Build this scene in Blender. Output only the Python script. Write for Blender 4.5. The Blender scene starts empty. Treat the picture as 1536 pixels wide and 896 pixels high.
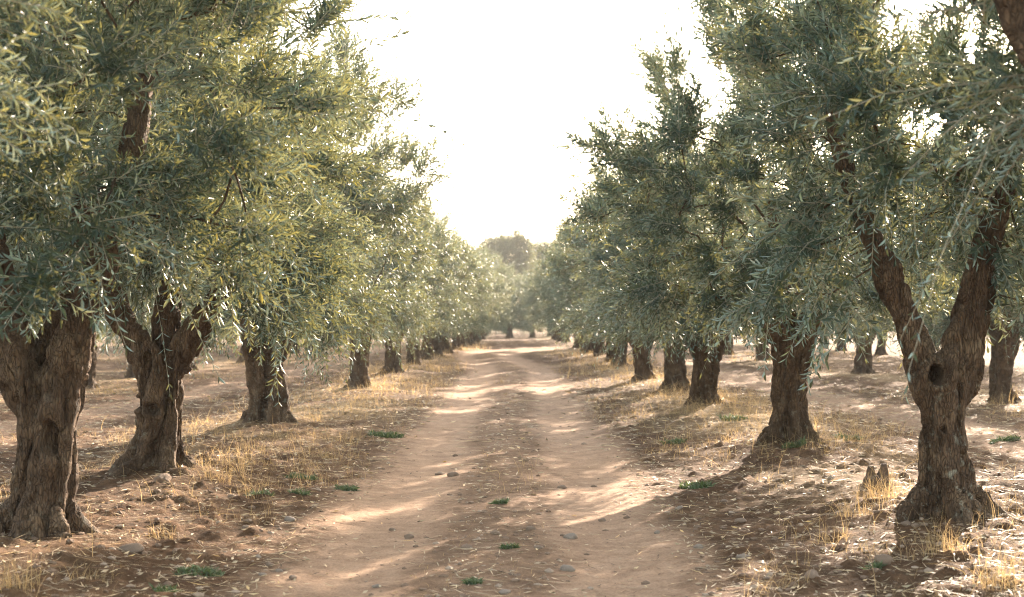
import bpy, math, random
import numpy as np
from mathutils import Vector

random.seed(7)
R = math.radians
scene = bpy.context.scene
col = scene.collection

# ------------------------------------------------------------------ noise
def _hash(ix, iy, iz, seed):
    h = (ix.astype(np.int64) * 374761393 + iy.astype(np.int64) * 668265263 + iz.astype(np.int64) * 2147483647 + seed * 1274126177) & 0xFFFFFFFF
    h = ((h ^ (h >> 13)) * 1274126177) & 0xFFFFFFFF
    h = ((h ^ (h >> 16)) * 2246822519) & 0xFFFFFFFF
    h = h ^ (h >> 15)
    return (h & 0xFFFFFF) / float(0xFFFFFF)

def vnoise(x, y, z=None, seed=0):
    x = np.asarray(x, float); y = np.asarray(y, float)
    if z is None:
        ix, iy = np.floor(x), np.floor(y); fx, fy = x - ix, y - iy
        fx = fx * fx * (3 - 2 * fx); fy = fy * fy * (3 - 2 * fy); o = np.zeros_like(ix)
        a = _hash(ix, iy, o, seed); b = _hash(ix + 1, iy, o, seed); c = _hash(ix, iy + 1, o, seed); d = _hash(ix + 1, iy + 1, o, seed)
        return (a * (1 - fx) + b * fx) * (1 - fy) + (c * (1 - fx) + d * fx) * fy
    z = np.asarray(z, float)
    ix, iy, iz = np.floor(x), np.floor(y), np.floor(z)
    fx, fy, fz = x - ix, y - iy, z - iz
    fx = fx * fx * (3 - 2 * fx); fy = fy * fy * (3 - 2 * fy); fz = fz * fz * (3 - 2 * fz)
    r = 0
    for dz, wz in ((0, 1 - fz), (1, fz)):
        for dy, wy in ((0, 1 - fy), (1, fy)):
            for dx, wx in ((0, 1 - fx), (1, fx)):
                r = r + _hash(ix + dx, iy + dy, iz + dz, seed) * wx * wy * wz
    return r

def fbm(x, y, z=None, o=4, seed=0):
    r = 0; a = .5; t = 0; f = 1.0
    for k in range(o):
        r = r + a * vnoise(x * f, y * f, None if z is None else z * f, seed + k * 17); t += a; a *= .5; f *= 2.03
    return r / t

def unit(v):
    return v / np.maximum(np.linalg.norm(v, axis=-1, keepdims=True), 1e-9)

# ------------------------------------------------------------------ mesh helpers
def quad_mesh(name, v, q, mi=None, attrs=None, mats=(), smooth=False):
    v = np.ascontiguousarray(v, np.float32); q = np.ascontiguousarray(q, np.int32)
    me = bpy.data.meshes.new(name)
    me.vertices.add(len(v)); me.vertices.foreach_set('co', v.ravel())
    k = q.shape[1]
    me.loops.add(q.size); me.loops.foreach_set('vertex_index', q.ravel())
    me.polygons.add(len(q)); me.polygons.foreach_set('loop_start', np.arange(0, q.size, k, dtype=np.int32))
    me.polygons.foreach_set('loop_total', np.full(len(q), k, np.int32))
    if mi is not None: me.polygons.foreach_set('material_index', np.asarray(mi, np.int32))
    me.polygons.foreach_set('use_smooth', np.full(len(q), smooth, bool))
    for m in mats: me.materials.append(m)
    for an, av in (attrs or {}).items():
        a = me.attributes.new(an, 'FLOAT', 'POINT'); a.data.foreach_set('value', np.ascontiguousarray(av, np.float32))
    me.update(calc_edges=True); me.validate()
    return me

def link(name, me, parent=None):
    o = bpy.data.objects.new(name, me); col.objects.link(o)
    if parent: o.parent = parent
    return o

def tag(o, label=None, cat=None, group=None, kind=None):
    if label: o['label'] = label
    if cat: o['category'] = cat
    if group: o['group'] = group
    if kind: o['kind'] = kind
    return o

def empty(name, loc, rz=0.0, s=1.0):
    o = bpy.data.objects.new(name, None); col.objects.link(o)
    o.location = loc; o.rotation_euler = (0, 0, rz); o.scale = (s, s, s); o.empty_display_size = .2
    return o

def cat_meshes(parts):
    V, Q, n = [], [], 0
    for v, q in parts:
        V.append(v); Q.append(q + n); n += len(v)
    return np.concatenate(V), np.concatenate(Q)

def tube(P, rad, m=6):
    P = np.asarray(P, float); rad = np.asarray(rad, float); n = len(P)
    t = np.gradient(P, axis=0); t = unit(t)
    ref = np.array([.31, .17, .93]) if abs(t[:, 2]).mean() < .8 else np.array([.9, .35, .1])
    s = unit(np.cross(t, ref)); u = np.cross(s, t)
    a = np.linspace(0, 2 * np.pi, m, endpoint=False)
    v = P[:, None, :] + rad[:, None, None] * (s[:, None, :] * np.cos(a)[None, :, None] + u[:, None, :] * np.sin(a)[None, :, None])
    idx = np.arange(n * m).reshape(n, m)
    q = np.stack([idx[:-1], np.roll(idx, -1, 1)[:-1], np.roll(idx, -1, 1)[1:], idx[1:]], -1).reshape(-1, 4)
    return v.reshape(-1, 3), q

# ------------------------------------------------------------------ materials
def nt(mat):
    mat.use_nodes = True; n = mat.node_tree; n.nodes.clear()
    return n
class G:
    def __init__(s, tree): s.t = tree
    def n(s, typ, **kw):
        nd = s.t.nodes.new(typ)
        ins = kw.pop('ins', {})
        for k, v in kw.items(): setattr(nd, k, v)
        for k, v in ins.items():
            sock = nd.inputs[k]
            if isinstance(v, bpy.types.NodeSocket): s.t.links.new(v, sock)
            else: sock.default_value = v
        return nd
    def noise(s, vec, scale, detail=4, rough=.55):
        return s.n('ShaderNodeTexNoise', ins={'Vector': vec, 'Scale': scale, 'Detail': detail, 'Roughness': rough}).outputs['Fac']
    def ramp(s, f, stops):
        nd = s.n('ShaderNodeValToRGB', ins={'Fac': f}); e = nd.color_ramp.elements
        while len(e) < len(stops): e.new(.5)
        for i, (p, c) in enumerate(stops):
            e[i].position = p; e[i].color = (*c, 1) if len(c) == 3 else c
        return nd.outputs['Color']
    def mix(s, f, a, b, mode='MIX'):
        nd = s.n('ShaderNodeMix', data_type='RGBA', blend_type=mode)
        for i, v in ((0, f), (6, a), (7, b)):
            if isinstance(v, bpy.types.NodeSocket): s.t.links.new(v, nd.inputs[i])
            else: nd.inputs[i].default_value = v if not isinstance(v, tuple) or len(v) == 4 else (*v, 1)
        return nd.outputs[2]
    def math(s, op, a, b=0.0):
        nd = s.n('ShaderNodeMath', operation=op)
        for i, v in enumerate((a, b)):
            if isinstance(v, bpy.types.NodeSocket): s.t.links.new(v, nd.inputs[i])
            else: nd.inputs[i].default_value = v
        return nd.outputs[0]
    def attr(s, name): return s.n('ShaderNodeAttribute', attribute_name=name).outputs['Fac']
    def out(s, sh): s.t.links.new(sh, s.n('ShaderNodeOutputMaterial').inputs['Surface'])

def leaf_material(name, top, under, trans, tmix, rough=.42, spec=.5, hue=.25):
    m = bpy.data.materials.new(name); g = G(nt(m))
    back = g.n('ShaderNodeNewGeometry').outputs['Backfacing']; rnd = g.attr('rnd')
    c = g.mix(back, top, under)
    v = g.ramp(rnd, [(0, (.62, .66, .60)), (.5, (1, 1, 1)), (.93, (1.28, 1.25, 1.08)), (1, (1.5, 1.3, .8))])
    c = g.mix(1.0, c, v, 'MULTIPLY')
    tr = g.mix(1.0, trans, v, 'MULTIPLY')
    p = g.n('ShaderNodeBsdfPrincipled', ins={'Base Color': c, 'Roughness': rough, 'Specular IOR Level': spec})
    t = g.n('ShaderNodeBsdfTranslucent', ins={'Color': tr})
    mx = g.n('ShaderNodeMixShader', ins={0: tmix, 1: p.outputs[0], 2: t.outputs[0]})
    g.out(mx.outputs[0]); return m

M = {}
M['leaf'] = leaf_material('olive_leaf', (.035, .080, .069), (.27, .36, .325), (.52, .455, .14), .125, .5, .45)
M['pine_leaf'] = leaf_material('pine_needle', (.085, .105, .06), (.095, .115, .07), (.22, .22, .1), .3, .6, .3)
M['straw'] = leaf_material('dry_straw', (.48, .345, .19), (.48, .345, .19), (.60, .41, .20), .40, .6, .3)
M['litter'] = leaf_material('fallen_leaf', (.58, .45, .30), (.64, .55, .42), (.4, .28, .12), .15, .6, .3)
M['twig'] = leaf_material('dead_twig', (.085, .055, .035), (.085, .055, .035), (.1, .06, .03), .05, .7, .2)
M['weed'] = leaf_material('green_weed', (.075, .112, .05), (.11, .15, .08), (.22, .28, .08), .2, .55, .35)

def stem_mat():
    m = bpy.data.materials.new('twig_stem'); g = G(nt(m))
    p = g.n('ShaderNodeBsdfPrincipled', ins={'Base Color': (.42, .38, .27, 1), 'Roughness': .7}); g.out(p.outputs[0]); return m
M['stem'] = stem_mat()

def bark_mat():
    m = bpy.data.materials.new('olive_bark'); g = G(nt(m))
    co = g.n('ShaderNodeTexCoord').outputs['Object']
    stretch = g.n('ShaderNodeMapping', ins={'Vector': co, 'Scale': (1, 1, .28)}).outputs[0]
    warp = g.n('ShaderNodeTexNoise', ins={'Vector': stretch, 'Scale': 9.0, 'Detail': 3.0}).outputs['Color']
    wv = g.n('ShaderNodeVectorMath', operation='MULTIPLY_ADD', ins={0: warp, 1: (.09, .09, .09), 2: stretch}).outputs[0]
    vor = g.n('ShaderNodeTexVoronoi', feature='DISTANCE_TO_EDGE', ins={'Vector': wv, 'Scale': 52.0, 'Randomness': 1.0}).outputs['Distance']
    crack = g.ramp(vor, [(0, (0, 0, 0)), (.12, (1, 1, 1))])
    big = g.noise(co, 5.0, 5); fine = g.noise(stretch, 60.0, 5, .65)
    c = g.ramp(big, [(.28, (.068, .04, .023)), (.5, (.142, .09, .053)), (.68, (.22, .15, .09)), (.8, (.28, .22, .15))])
    c = g.mix(.55, c, g.ramp(fine, [(.3, (.35, .32, .3)), (.7, (1.25, 1.22, 1.18))]), 'MULTIPLY')
    c = g.mix(g.math('MULTIPLY', g.math('SUBTRACT', 1.0, crack), .42), c, (.05, .034, .024))
    li = g.math('MULTIPLY', g.ramp(g.noise(co, 13.0, 6, .7), [(.56, (0, 0, 0)), (.66, (1, 1, 1))]), g.attr('lichen'))
    c = g.mix(g.math('MULTIPLY', li, .75), c, (.36, .36, .28))
    h = g.math('ADD', g.math('MULTIPLY', crack, .6), g.math('MULTIPLY', fine, .6))
    b = g.n('ShaderNodeBump', ins={'Height': h, 'Strength': 1.0, 'Distance': .02}).outputs[0]
    p = g.n('ShaderNodeBsdfPrincipled', ins={'Base Color': c, 'Roughness': .85, 'Specular IOR Level': .25, 'Normal': b}); g.out(p.outputs[0])
    return m
M['bark'] = bark_mat()

def ground_mat():
    m = bpy.data.materials.new('dry_soil'); g = G(nt(m))
    co = g.n('ShaderNodeTexCoord').outputs['Object']; rut = g.attr('rut'); dry = g.attr('dry')
    n1 = g.noise(co, .9, 5); n2 = g.noise(co, 9.0, 6, .62); n3 = g.noise(co, 55.0, 6, .75)
    soil = g.ramp(n2, [(.25, (.068, .036, .019)), (.5, (.13, .073, .039)), (.75, (.235, .14, .079))])
    soil = g.mix(.5, soil, g.ramp(n1, [(.3, (.65, .62, .6)), (.7, (1.3, 1.28, 1.22))]), 'MULTIPLY')
    sand = g.ramp(n2, [(.2, (.33, .21, .134)), (.55, (.44, .292, .193)), (.8, (.53, .37, .255))])
    c = g.mix(rut, soil, sand)
    st = g.ramp(n1, [(.35, (.32, .225, .125)), (.65, (.43, .31, .17))])
    c = g.mix(g.math('MULTIPLY', dry, .7), c, st)
    # pale chips, straw bits and dark crumbs
    vo = g.n('ShaderNodeTexVoronoi', ins={'Vector': co, 'Scale': 26.0})
    chip = g.ramp(vo.outputs['Distance'], [(.10, (1, 1, 1)), (.16, (0, 0, 0))])
    sel = g.ramp(g.n('ShaderNodeSeparateColor', ins={0: vo.outputs['Color']}).outputs[0], [(.80, (0, 0, 0)), (.82, (1, 1, 1))])
    c = g.mix(g.math('MULTIPLY', g.math('MULTIPLY', chip, sel), g.math('SUBTRACT', .8, g.math('MULTIPLY', rut, .6))), c, (.5, .41, .29))
    c = g.mix(.75, c, g.ramp(n3, [(.3, (.5, .47, .44)), (.52, (1, 1, 1)), (.72, (1.3, 1.28, 1.25))]), 'MULTIPLY')
    n4 = g.noise(co, 3.2, 6, .65)
    c = g.mix(.6, c, g.ramp(n4, [(.36, (.72, .68, .64)), (.6, (1.12, 1.1, 1.08))]), 'MULTIPLY')
    h = g.math('ADD', g.math('MULTIPLY', n2, .7), g.math('MULTIPLY', n3, .25))
    b = g.n('ShaderNodeBump', ins={'Height': h, 'Strength': g.math('SUBTRACT', 1.0, g.math('MULTIPLY', rut, .3)), 'Distance': .06}).outputs[0]
    p = g.n('ShaderNodeBsdfPrincipled', ins={'Base Color': c, 'Roughness': .95, 'Specular IOR Level': .15, 'Normal': b}); g.out(p.outputs[0])
    return m
M['ground'] = ground_mat()

def stone_mat(name, a, b):
    m = bpy.data.materials.new(name); g = G(nt(m))
    co = g.n('ShaderNodeTexCoord').outputs['Object']; n = g.noise(co, 30.0, 6, .65)
    c = g.ramp(n, [(.3, a), (.7, b)])
    bm = g.n('ShaderNodeBump', ins={'Height': n, 'Strength': .6, 'Distance': .01}).outputs[0]
    p = g.n('ShaderNodeBsdfPrincipled', ins={'Base Color': c, 'Roughness': .85, 'Normal': bm}); g.out(p.outputs[0]); return m
M['stone'] = stone_mat('fieldstone', (.17, .115, .08), (.31, .22, .152))
M['stone_grey'] = stone_mat('grey_fieldstone', (.21, .165, .125), (.36, .29, .23))
M['stone_pale'] = stone_mat('pale_chip', (.28, .20, .14), (.42, .32, .23))
M['clod'] = stone_mat('soil_clod', (.13, .08, .05), (.26, .17, .11))
M['dead'] = stone_mat('rotten_wood', (.05, .033, .022), (.16, .10, .06))

# ------------------------------------------------------------------ ground
F = 2133.0; VX, VY = 776.0, 477.0; CAMH = 1.5
def track_x(y):
    y = np.asarray(y, float)
    s = np.clip((y - 40) / 18, 0, 1); s = s * s * (3 - 2 * s)
    e = np.maximum(y - 56, 0)
    return -.15 - 1.15 * s + .013 * e ** 2

MOUNDS = []     # (x, y, height, sigma) filled below
ROWX = 3.1
def height(x, y, fine=True):
    x = np.asarray(x, float); y = np.asarray(y, float)
    d = x - track_x(y)
    fade = np.clip(1 - (y - 60) / 200, .3, 1)
    h = (fbm(x / 7 + 3, y / 7, o=2, seed=5) - .5) * .10 * np.clip((np.abs(d) - 1.2) / 2, 0, 1)
    wob = (fbm(x * 0 + 2, y / 3.0, o=2, seed=8) - .5) * .16
    rutp = np.exp(-((np.abs(d + wob) - .80) / .36) ** 2)
    h = h - .042 * rutp + .012 * np.exp(-(d / .38) ** 2)
    h = h + .10 * np.exp(-((np.abs(x) - ROWX) / .95) ** 2) * (y < 105)
    for (mx, my, mh, ms) in MOUNDS:
        r2 = (x - mx) ** 2 + (y - my) ** 2
        h = h + mh * np.exp(-r2 / (ms * ms))
    d2 = x - (5.75 + .3 * np.sin(y / 11)); h = h - .04 * np.exp(-((np.abs(d2) - .6) / .35) ** 2)
    if fine:
        rough = 1 - .94 * np.exp(-(d / 1.45) ** 6) + .42 * np.exp(-(d / .42) ** 2)
        c = fbm(x / .55, y / .55, o=3, seed=21) - .5
        c2 = fbm(x / .13, y / .13, o=3, seed=33)
        h = h + rough * (c * .07 + np.maximum(c2 - .52, 0) * .12) + (c2 - .5) * .012 * rough + (c2 - .5) * .004
    return h

def masks(x, y):
    d = x - track_x(y)
    wob = (fbm(x * 0 + 2, y / 3.0, o=2, seed=8) - .5) * .16
    edge = (fbm(x / .5, y / .9, o=4, seed=44) - .5) * .75
    r = np.abs(np.abs(d + wob) - .82) / .50 + edge
    rut = 1 - np.clip((r - .55) / .75, 0, 1)
    cen = np.clip(.42 + edge * .8, 0, 1) * np.exp(-(d / .6) ** 2)
    rut = np.maximum(rut, cen)
    d2 = np.abs(x - (5.75 + .3 * np.sin(y / 11))) / .8 + edge * .8
    rut = np.maximum(rut, .85 * (1 - np.clip((d2 - .5) / .8, 0, 1)))
    d3 = np.abs(x + 6.6 + .3 * np.sin(y / 9)) / .8 + edge
    rut = np.maximum(rut, .6 * (1 - np.clip((d3 - .4) / .8, 0, 1)))
    rowd = np.minimum(np.abs(np.abs(x) - 3.1), np.minimum(np.abs(x - 8.8), np.abs(x + 9.5)))
    dry = np.exp(-((rowd) / 1.1) ** 2) * np.clip((fbm(x / 1.3, y / 1.6, o=3, seed=61) - .42) * 4, 0, 1) * np.clip((y - 7) / 12, .15, 1)
    far = np.clip((y - 18) / 30, 0, 1)
    dry = np.clip(np.maximum(dry, far * np.clip((fbm(x / 2, y / 2.5, o=3, seed=71) - .5) * 3.5, 0, .8)) * (1 - rut), 0, 1)
    return rut, dry

def base_at(px, py, g0=.0):
    g = g0
    for _ in range(6):
        Z = F * (CAMH - g) / (py - VY); X = (px - VX) / F * Z
        g = float(height(np.array([X]), np.array([Z]), False)[0])
    return X, Z, g

# ------------------------------------------------------------------ leaves
def leafy(rng, base, dirn, L, K, droop, leaf, lod, sparse=0.0):
    S = len(base)
    t = np.linspace(.07, 1, K)[None, :] * np.ones((S, 1))
    g = np.array([0, 0, -1.0])
    side0 = unit(np.cross(dirn, rng.normal(size=(S, 3))))
    curve = rng.normal(0, .12, (S, 1))
    def pos(tt):
        return (base[:, None, :] + dirn[:, None, :] * (L[:, None] * tt)[..., None] + g * (droop[:, None] * L[:, None] * tt ** 2)[..., None]
                + side0[:, None, :] * (curve * L[:, None] * tt ** 2)[..., None])
    p = pos(t)
    tan = unit(pos(t + .02) - p)
    ref = unit(rng.normal(size=(S, 1, 3)) + np.array([0, 0, .6]))
    s = unit(np.cross(tan, ref)); u = np.cross(s, tan)
    phi = (np.arange(K)[None, :] * (np.pi / 2) + rng.uniform(0, 6.28, (S, 1)) + rng.normal(0, .3, (S, K)))
    out = []
    for sg in (1, -1):
        ph = phi + rng.normal(0, .2, (S, K))
        rad = sg * (s * np.cos(ph)[..., None] + u * np.sin(ph)[..., None])
        al = (1.22 - .6 * t + rng.normal(0, .15, (S, K)))[..., None]
        d = unit(tan * np.cos(al) + rad * np.sin(al) + rng.normal(0, .08, (S, K, 3)))
        n = unit(tan - d * (tan * d).sum(-1, keepdims=True) + rng.normal(0, .25, (S, K, 3)))
        w = unit(np.cross(n, d)); n = np.cross(d, w)
        ll = leaf * (1 - .35 * np.abs(t - .55)) * rng.uniform(.65, 1.2, (S, K))
        keep = rng.uniform(size=(S, K)) > sparse
        out.append((p[keep], d[keep], w[keep], n[keep], ll[keep]))
    p_, d, w, n, ll = [np.concatenate([o[i] for o in out]) for i in range(5)]
    N = len(p_); l1 = ll[:, None]; wd = l1 * rng.uniform(.082, .124, (N, 1))
    rn = rng.uniform(size=N)
    if lod == 0:
        bend = -g * 0 + n * (-.10 * l1)
        V = np.stack([p_, p_ + d * l1 * .36 + w * wd + n * wd * .35, p_ + d * l1 * .72 + w * wd * .8 + n * wd * .3 + bend * .35, p_ + d * l1 + bend,
                      p_ + d * l1 * .72 - w * wd * .8 + n * wd * .3 + bend * .35, p_ + d * l1 * .36 - w * wd + n * wd * .35], 1)
        i = np.arange(N)[:, None] * 6
        Q = np.concatenate([i + np.array([0, 3, 2, 1]), i + np.array([0, 5, 4, 3])])
        k = 6
    else:
        V = np.stack([p_, p_ + d * l1 * .5 + w * wd * 1.1, p_ + d * l1, p_ + d * l1 * .5 - w * wd * 1.1], 1)
        i = np.arange(N)[:, None] * 4
        Q = i + np.array([0, 3, 2, 1]); k = 4
    V = V.reshape(-1, 3); rn = np.repeat(rn, k); mi = np.zeros(len(Q), int)
    # stems
    m = 4 if lod == 0 else 3
    tt = np.linspace(0, 1, m)[None, :] * np.ones((S, 1)); sp = pos(tt)
    st = unit(np.gradient(sp, axis=1)); a = unit(np.cross(st, np.array([.3, .8, .52]))); b = np.cross(st, a)
    r = (np.linspace(1, .35, m) * (.0042 if lod == 0 else .0042))[None, :, None, None]
    an = np.array([0, 2.094, 4.189])
    sv = sp[:, :, None, :] + r * (a[:, :, None, :] * np.cos(an)[None, None, :, None] + b[:, :, None, :] * np.sin(an)[None, None, :, None])
    idx = np.arange(S * m * 3).reshape(S, m, 3)
    sq = np.stack([idx[:, :-1], np.roll(idx, -1, 2)[:, :-1], np.roll(idx, -1, 2)[:, 1:], idx[:, 1:]], -1).reshape(-1, 4)
    Vs = sv.reshape(-1, 3)
    Q = np.concatenate([Q, sq + len(V)]); mi = np.concatenate([mi, np.ones(len(sq), int)])
    V = np.concatenate([V, Vs]); rn = np.concatenate([rn, np.full(len(Vs), .5)])
    return V, Q, mi, rn

# ------------------------------------------------------------------ trees
def grow(rng, limbs, att, step=.16):
    """attach every crown clump to the nearest wood; returns chains and radii"""
    pos, par, fixed, rdist = [], [], [], []
    for pl in limbs:
        last = -1
        for k in range(len(pl) - 1):
            a, b = np.array(pl[k][:3]), np.array(pl[k + 1][:3]); n = max(1, int(np.linalg.norm(b - a) / .12))
            for j in range(n + (k == len(pl) - 2)):
                pos.append(a + (b - a) * j / n); par.append(last); fixed.append(True)
                rdist.append(0 if last < 0 else rdist[last] + .12); last = len(pos) - 1
    root = np.mean([np.array(pl[0][:3]) for pl in limbs], axis=0)
    order = np.argsort(np.linalg.norm(att - root, axis=1))
    pos = list(pos); chains = []
    for ai in order:
        A = att[ai]; P = np.array(pos); dd = np.linalg.norm(P - A, axis=1)
        ok = np.linalg.norm(P - root, axis=1) < np.linalg.norm(A - root) + .05
        # do not root twigs in the lowest part of the limbs
        cost = dd + .12 * np.array(rdist) + np.where(ok, 0, 3.0) + np.where((np.array(rdist) < .35), .5, 0)
        j = int(np.argmin(cost)); a = P[j]
        pj = par[j]; td = unit(a - P[pj]) if pj >= 0 else np.array([0, 0, 1.0])
        n = max(2, int(dd[j] / step)); ctrl = a + (td * .45 + np.array([0, 0, .25])) * dd[j] * .5 + rng.normal(0, .05, 3) * dd[j]
        ids = [j]
        for k in range(1, n + 1):
            t = k / n; q = a * (1 - t) ** 2 + ctrl * 2 * t * (1 - t) + A * t * t + (rng.normal(0, .014, 3) if k < n else 0)
            pos.append(q); par.append(ids[-1]); fixed.append(False); rdist.append(rdist[ids[-1]] + dd[j] / n); ids.append(len(pos) - 1)
        chains.append(ids)
    nch = np.zeros(len(pos)); e = 2.3
    acc = np.zeros(len(pos)); isleaf = np.ones(len(pos), bool)
    for p in par:
        if p >= 0: isleaf[p] = False
    acc[isleaf] = .0065 ** e
    for i in range(len(pos) - 1, -1, -1):
        acc[i] += 0
        if par[i] >= 0: acc[par[i]] += acc[i]
    return np.array(pos), chains, acc ** (1 / e)

def remesh(V, Fc, voxel, smooth=3):
    me = bpy.data.meshes.new('tmp'); me.from_pydata(V, [], Fc); o = bpy.data.objects.new('tmp', me); col.objects.link(o)
    m = o.modifiers.new('r', 'REMESH'); m.mode = 'VOXEL'; m.voxel_size = voxel
    s = o.modifiers.new('s', 'SMOOTH'); s.factor = .5; s.iterations = smooth
    dg = bpy.context.evaluated_depsgraph_get(); ev = o.evaluated_get(dg); em = ev.to_mesh()
    v = np.empty(len(em.vertices) * 3, np.float32); em.vertices.foreach_get('co', v)
    nn = np.empty(len(em.vertices) * 3, np.float32); em.vertices.foreach_get('normal', nn)
    q = np.empty(len(em.loops), np.int32); em.loops.foreach_get('vertex_index', q)
    q = q.reshape(-1, 4)
    v = v.reshape(-1, 3).astype(float); nn = nn.reshape(-1, 3).astype(float)
    ev.to_mesh_clear(); bpy.data.objects.remove(o); bpy.data.meshes.remove(me)
    return v, nn, q

def closed_tubes(list_):
    V, Fc, n = [], [], 0
    for P, r in list_:
        v, q = tube(P, r, 10); m = 10
        V += [tuple(x) for x in v]; Fc += [tuple(int(i) + n for i in f) for f in q]
        Fc.append(tuple(n + i for i in reversed(range(m)))); Fc.append(tuple(len(v) - m + n + i for i in range(m))); n += len(v)
    return V, Fc

def resample(pl, n=12):
    P = np.array([p[:3] for p in pl], float); r = np.array([p[3] for p in pl], float)
    d = np.r_[0, np.cumsum(np.linalg.norm(np.diff(P, axis=0), axis=1))]; t = np.linspace(0, d[-1], n)
    Q = np.stack([np.interp(t, d, P[:, i]) for i in range(3)], 1)
    for _ in range(2): Q[1:-1] = (Q[:-2] + 2 * Q[1:-1] + Q[2:]) / 4
    return Q, np.interp(t, d, r)

def build_trunk(rng, sp):
    base_r, waist_r, H = sp['base'] * .80, sp['waist'] * .88, sp['H']; ns = sp.get('strands', 6); lean = sp.get('lean', (0, 0))
    limbs = sp['limbs']; tubes = []
    zs = np.linspace(-.22, H, 12); tw = rng.uniform(.5, 1.0) * rng.choice([-1, 1])
    cx = lambda z: np.stack([lean[0] * z / H + .03 * np.sin(z * 4 + sp['seed']), lean[1] * z / H + .02 * np.cos(z * 3), z], -1)
    C = cx(zs)
    core_r = waist_r * .58 + (base_r - waist_r) * .35 * np.exp(-np.maximum(zs, -.05) / .16)
    tubes.append((C, core_r))
    topr = sp.get('topr', waist_r * 1.05) * .88
    th0 = rng.uniform(0, 6.28)
    for i in range(ns):
        th = th0 + i * 2 * np.pi / ns + rng.normal(0, .2); s = waist_r * rng.uniform(.27, .46)
        zz = np.maximum(zs, -.1); f = np.exp(-zz / rng.uniform(.12, .22)); top = np.clip((zs / H - .55) / .45, 0, 1)
        rr = (waist_r - s * .82) + (base_r * rng.uniform(.85, 1.12) - waist_r) * f + (topr - waist_r) * top
        a = th + tw * zs
        P = C + np.stack([rr * np.cos(a), rr * np.sin(a), 0 * rr], -1)
        sr = s * (1 + .25 * f) * (1 - .12 * top)
        # run on into the nearest limb
        dots = [np.cos(th) * l[1][0] + np.sin(th) * l[1][1] for l in limbs]
        l = limbs[int(np.argmax(dots))]
        e1 = np.array(l[1][:3]) + np.array([np.cos(a[-1]), np.sin(a[-1]), 0]) * l[1][3] * .35
        P = np.vstack([P, (P[-1] + e1) / 2 + np.array([0, 0, .03]), e1]); sr = np.r_[sr, s * .7, l[1][3] * .6]
        tubes.append((P, sr))
        if rng.uniform() < .75:      # root toe
            q0 = np.array([np.cos(th), np.sin(th), 0]); b = C[2] * [1, 1, 0]
            RP = np.array([b + q0 * base_r * .6 + [0, 0, .16], b + q0 * base_r * 1.0 + [0, 0, .04], b + q0 * base_r * 1.35 + [0, 0, -.05], b + q0 * base_r * 1.7 + [0, 0, -.16]])
            tubes.append((RP, np.array([.085, .07, .045, .03]) * base_r / .3))
    for l in limbs:
        st = cx(np.array([H * .62]))[0]
        pl = [(st[0], st[1], st[2], l[0][3])] + [tuple(p) for p in l]
        tubes.append(resample(pl, 14))
    for b in sp.get('burls', []):
        tubes.append((np.array([[b[0], b[1], b[2] - b[3] * .5], [b[0], b[1], b[2]], [b[0], b[1], b[2] + b[3] * .5]]), np.array([b[3] * .7, b[3], b[3] * .7])))
    V, Fc = closed_tubes(tubes)
    v, n, q = remesh(V, Fc, sp.get('voxel', .022), sp.get('smooth', 2))
    x, y, z = v.T; s0 = sp['seed'] * 3
    low = np.clip(1.5 - z * .35, .35, 1.2)
    d = (fbm(x * 5, y * 5, z * 3, 3, s0) - .5) * .10 * low
    r1 = np.abs(fbm(x * 13, y * 13, z * 2.6, 3, s0 + 5) - .5); d += (np.minimum(r1, .10) - .06) * .36 * low
    d += (fbm(x * 45, y * 45, z * 13, 3, s0 + 9) - .5) * .016
    for k in sp.get('knots', []):
        c = np.array(k[:3]); dv = v - c; rr = np.sqrt(dv[:, 0] ** 2 + (dv[:, 2] / k[4]) ** 2); front = (v[:, 1] < c[1] + .05)
        d += np.where(front, k[3] * .8 * np.exp(-((rr - k[3] * 1.55) / (k[3] * .6)) ** 2), 0)
        w = np.where(front, np.clip((k[3] * 1.15 - rr) / (k[3] * .35), 0, 1), 0)
        v[:, 1] += w * k[5]; d *= 1 - w * .7
    v = v + n * d[:, None]
    return v, q

def crown_points(rng, sp):
    c, r = np.array(sp['c']), np.array(sp['r']); n = sp['n']; pts = []; zmin = sp.get('zmin', 1.25)
    md = sp.get('md', .34); tries = 0
    while len(pts) < n and tries < n * 120:
        tries += 1
        d = unit(rng.normal(size=3)); f = rng.uniform(.12, 1) ** .45
        lump = .78 + .5 * float(vnoise(np.array([d[0] * 2.2 + 9]), np.array([d[1] * 2.2 + 9]), np.array([d[2] * 2.2 + 9]), sp['seed'])[0])
        p = c + d * r * f * min(lump, 1.12)
        if p[2] < zmin + rng.uniform(0, .25): continue
        h = math.hypot(p[0], p[1])
        if p[2] < 1.8 and h < .5: continue
        if any(((p - k[:3]) ** 2).sum() < k[3] ** 2 for k in sp.get('holes', [])): continue
        if pts and (((np.array(pts) - p) ** 2).sum(1)).min() < md ** 2 * rng.uniform(.5, 1): continue
        pts.append(p)
    for _ in range(sp.get('skirt', 24)):
        a = rng.uniform(0, 6.28); h = rng.uniform(.5, .95)
        p = np.array([c[0] + r[0] * h * math.cos(a), c[1] + r[1] * h * math.sin(a), zmin + rng.uniform(.05, .6) + .25 * (.95 - h)])
        if not any(((p - k[:3]) ** 2).sum() < k[3] ** 2 for k in sp.get('holes', [])): pts.append(p)
    for p in sp.get('extra', []): pts.append(np.array(p, float))
    return np.array(pts)

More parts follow.
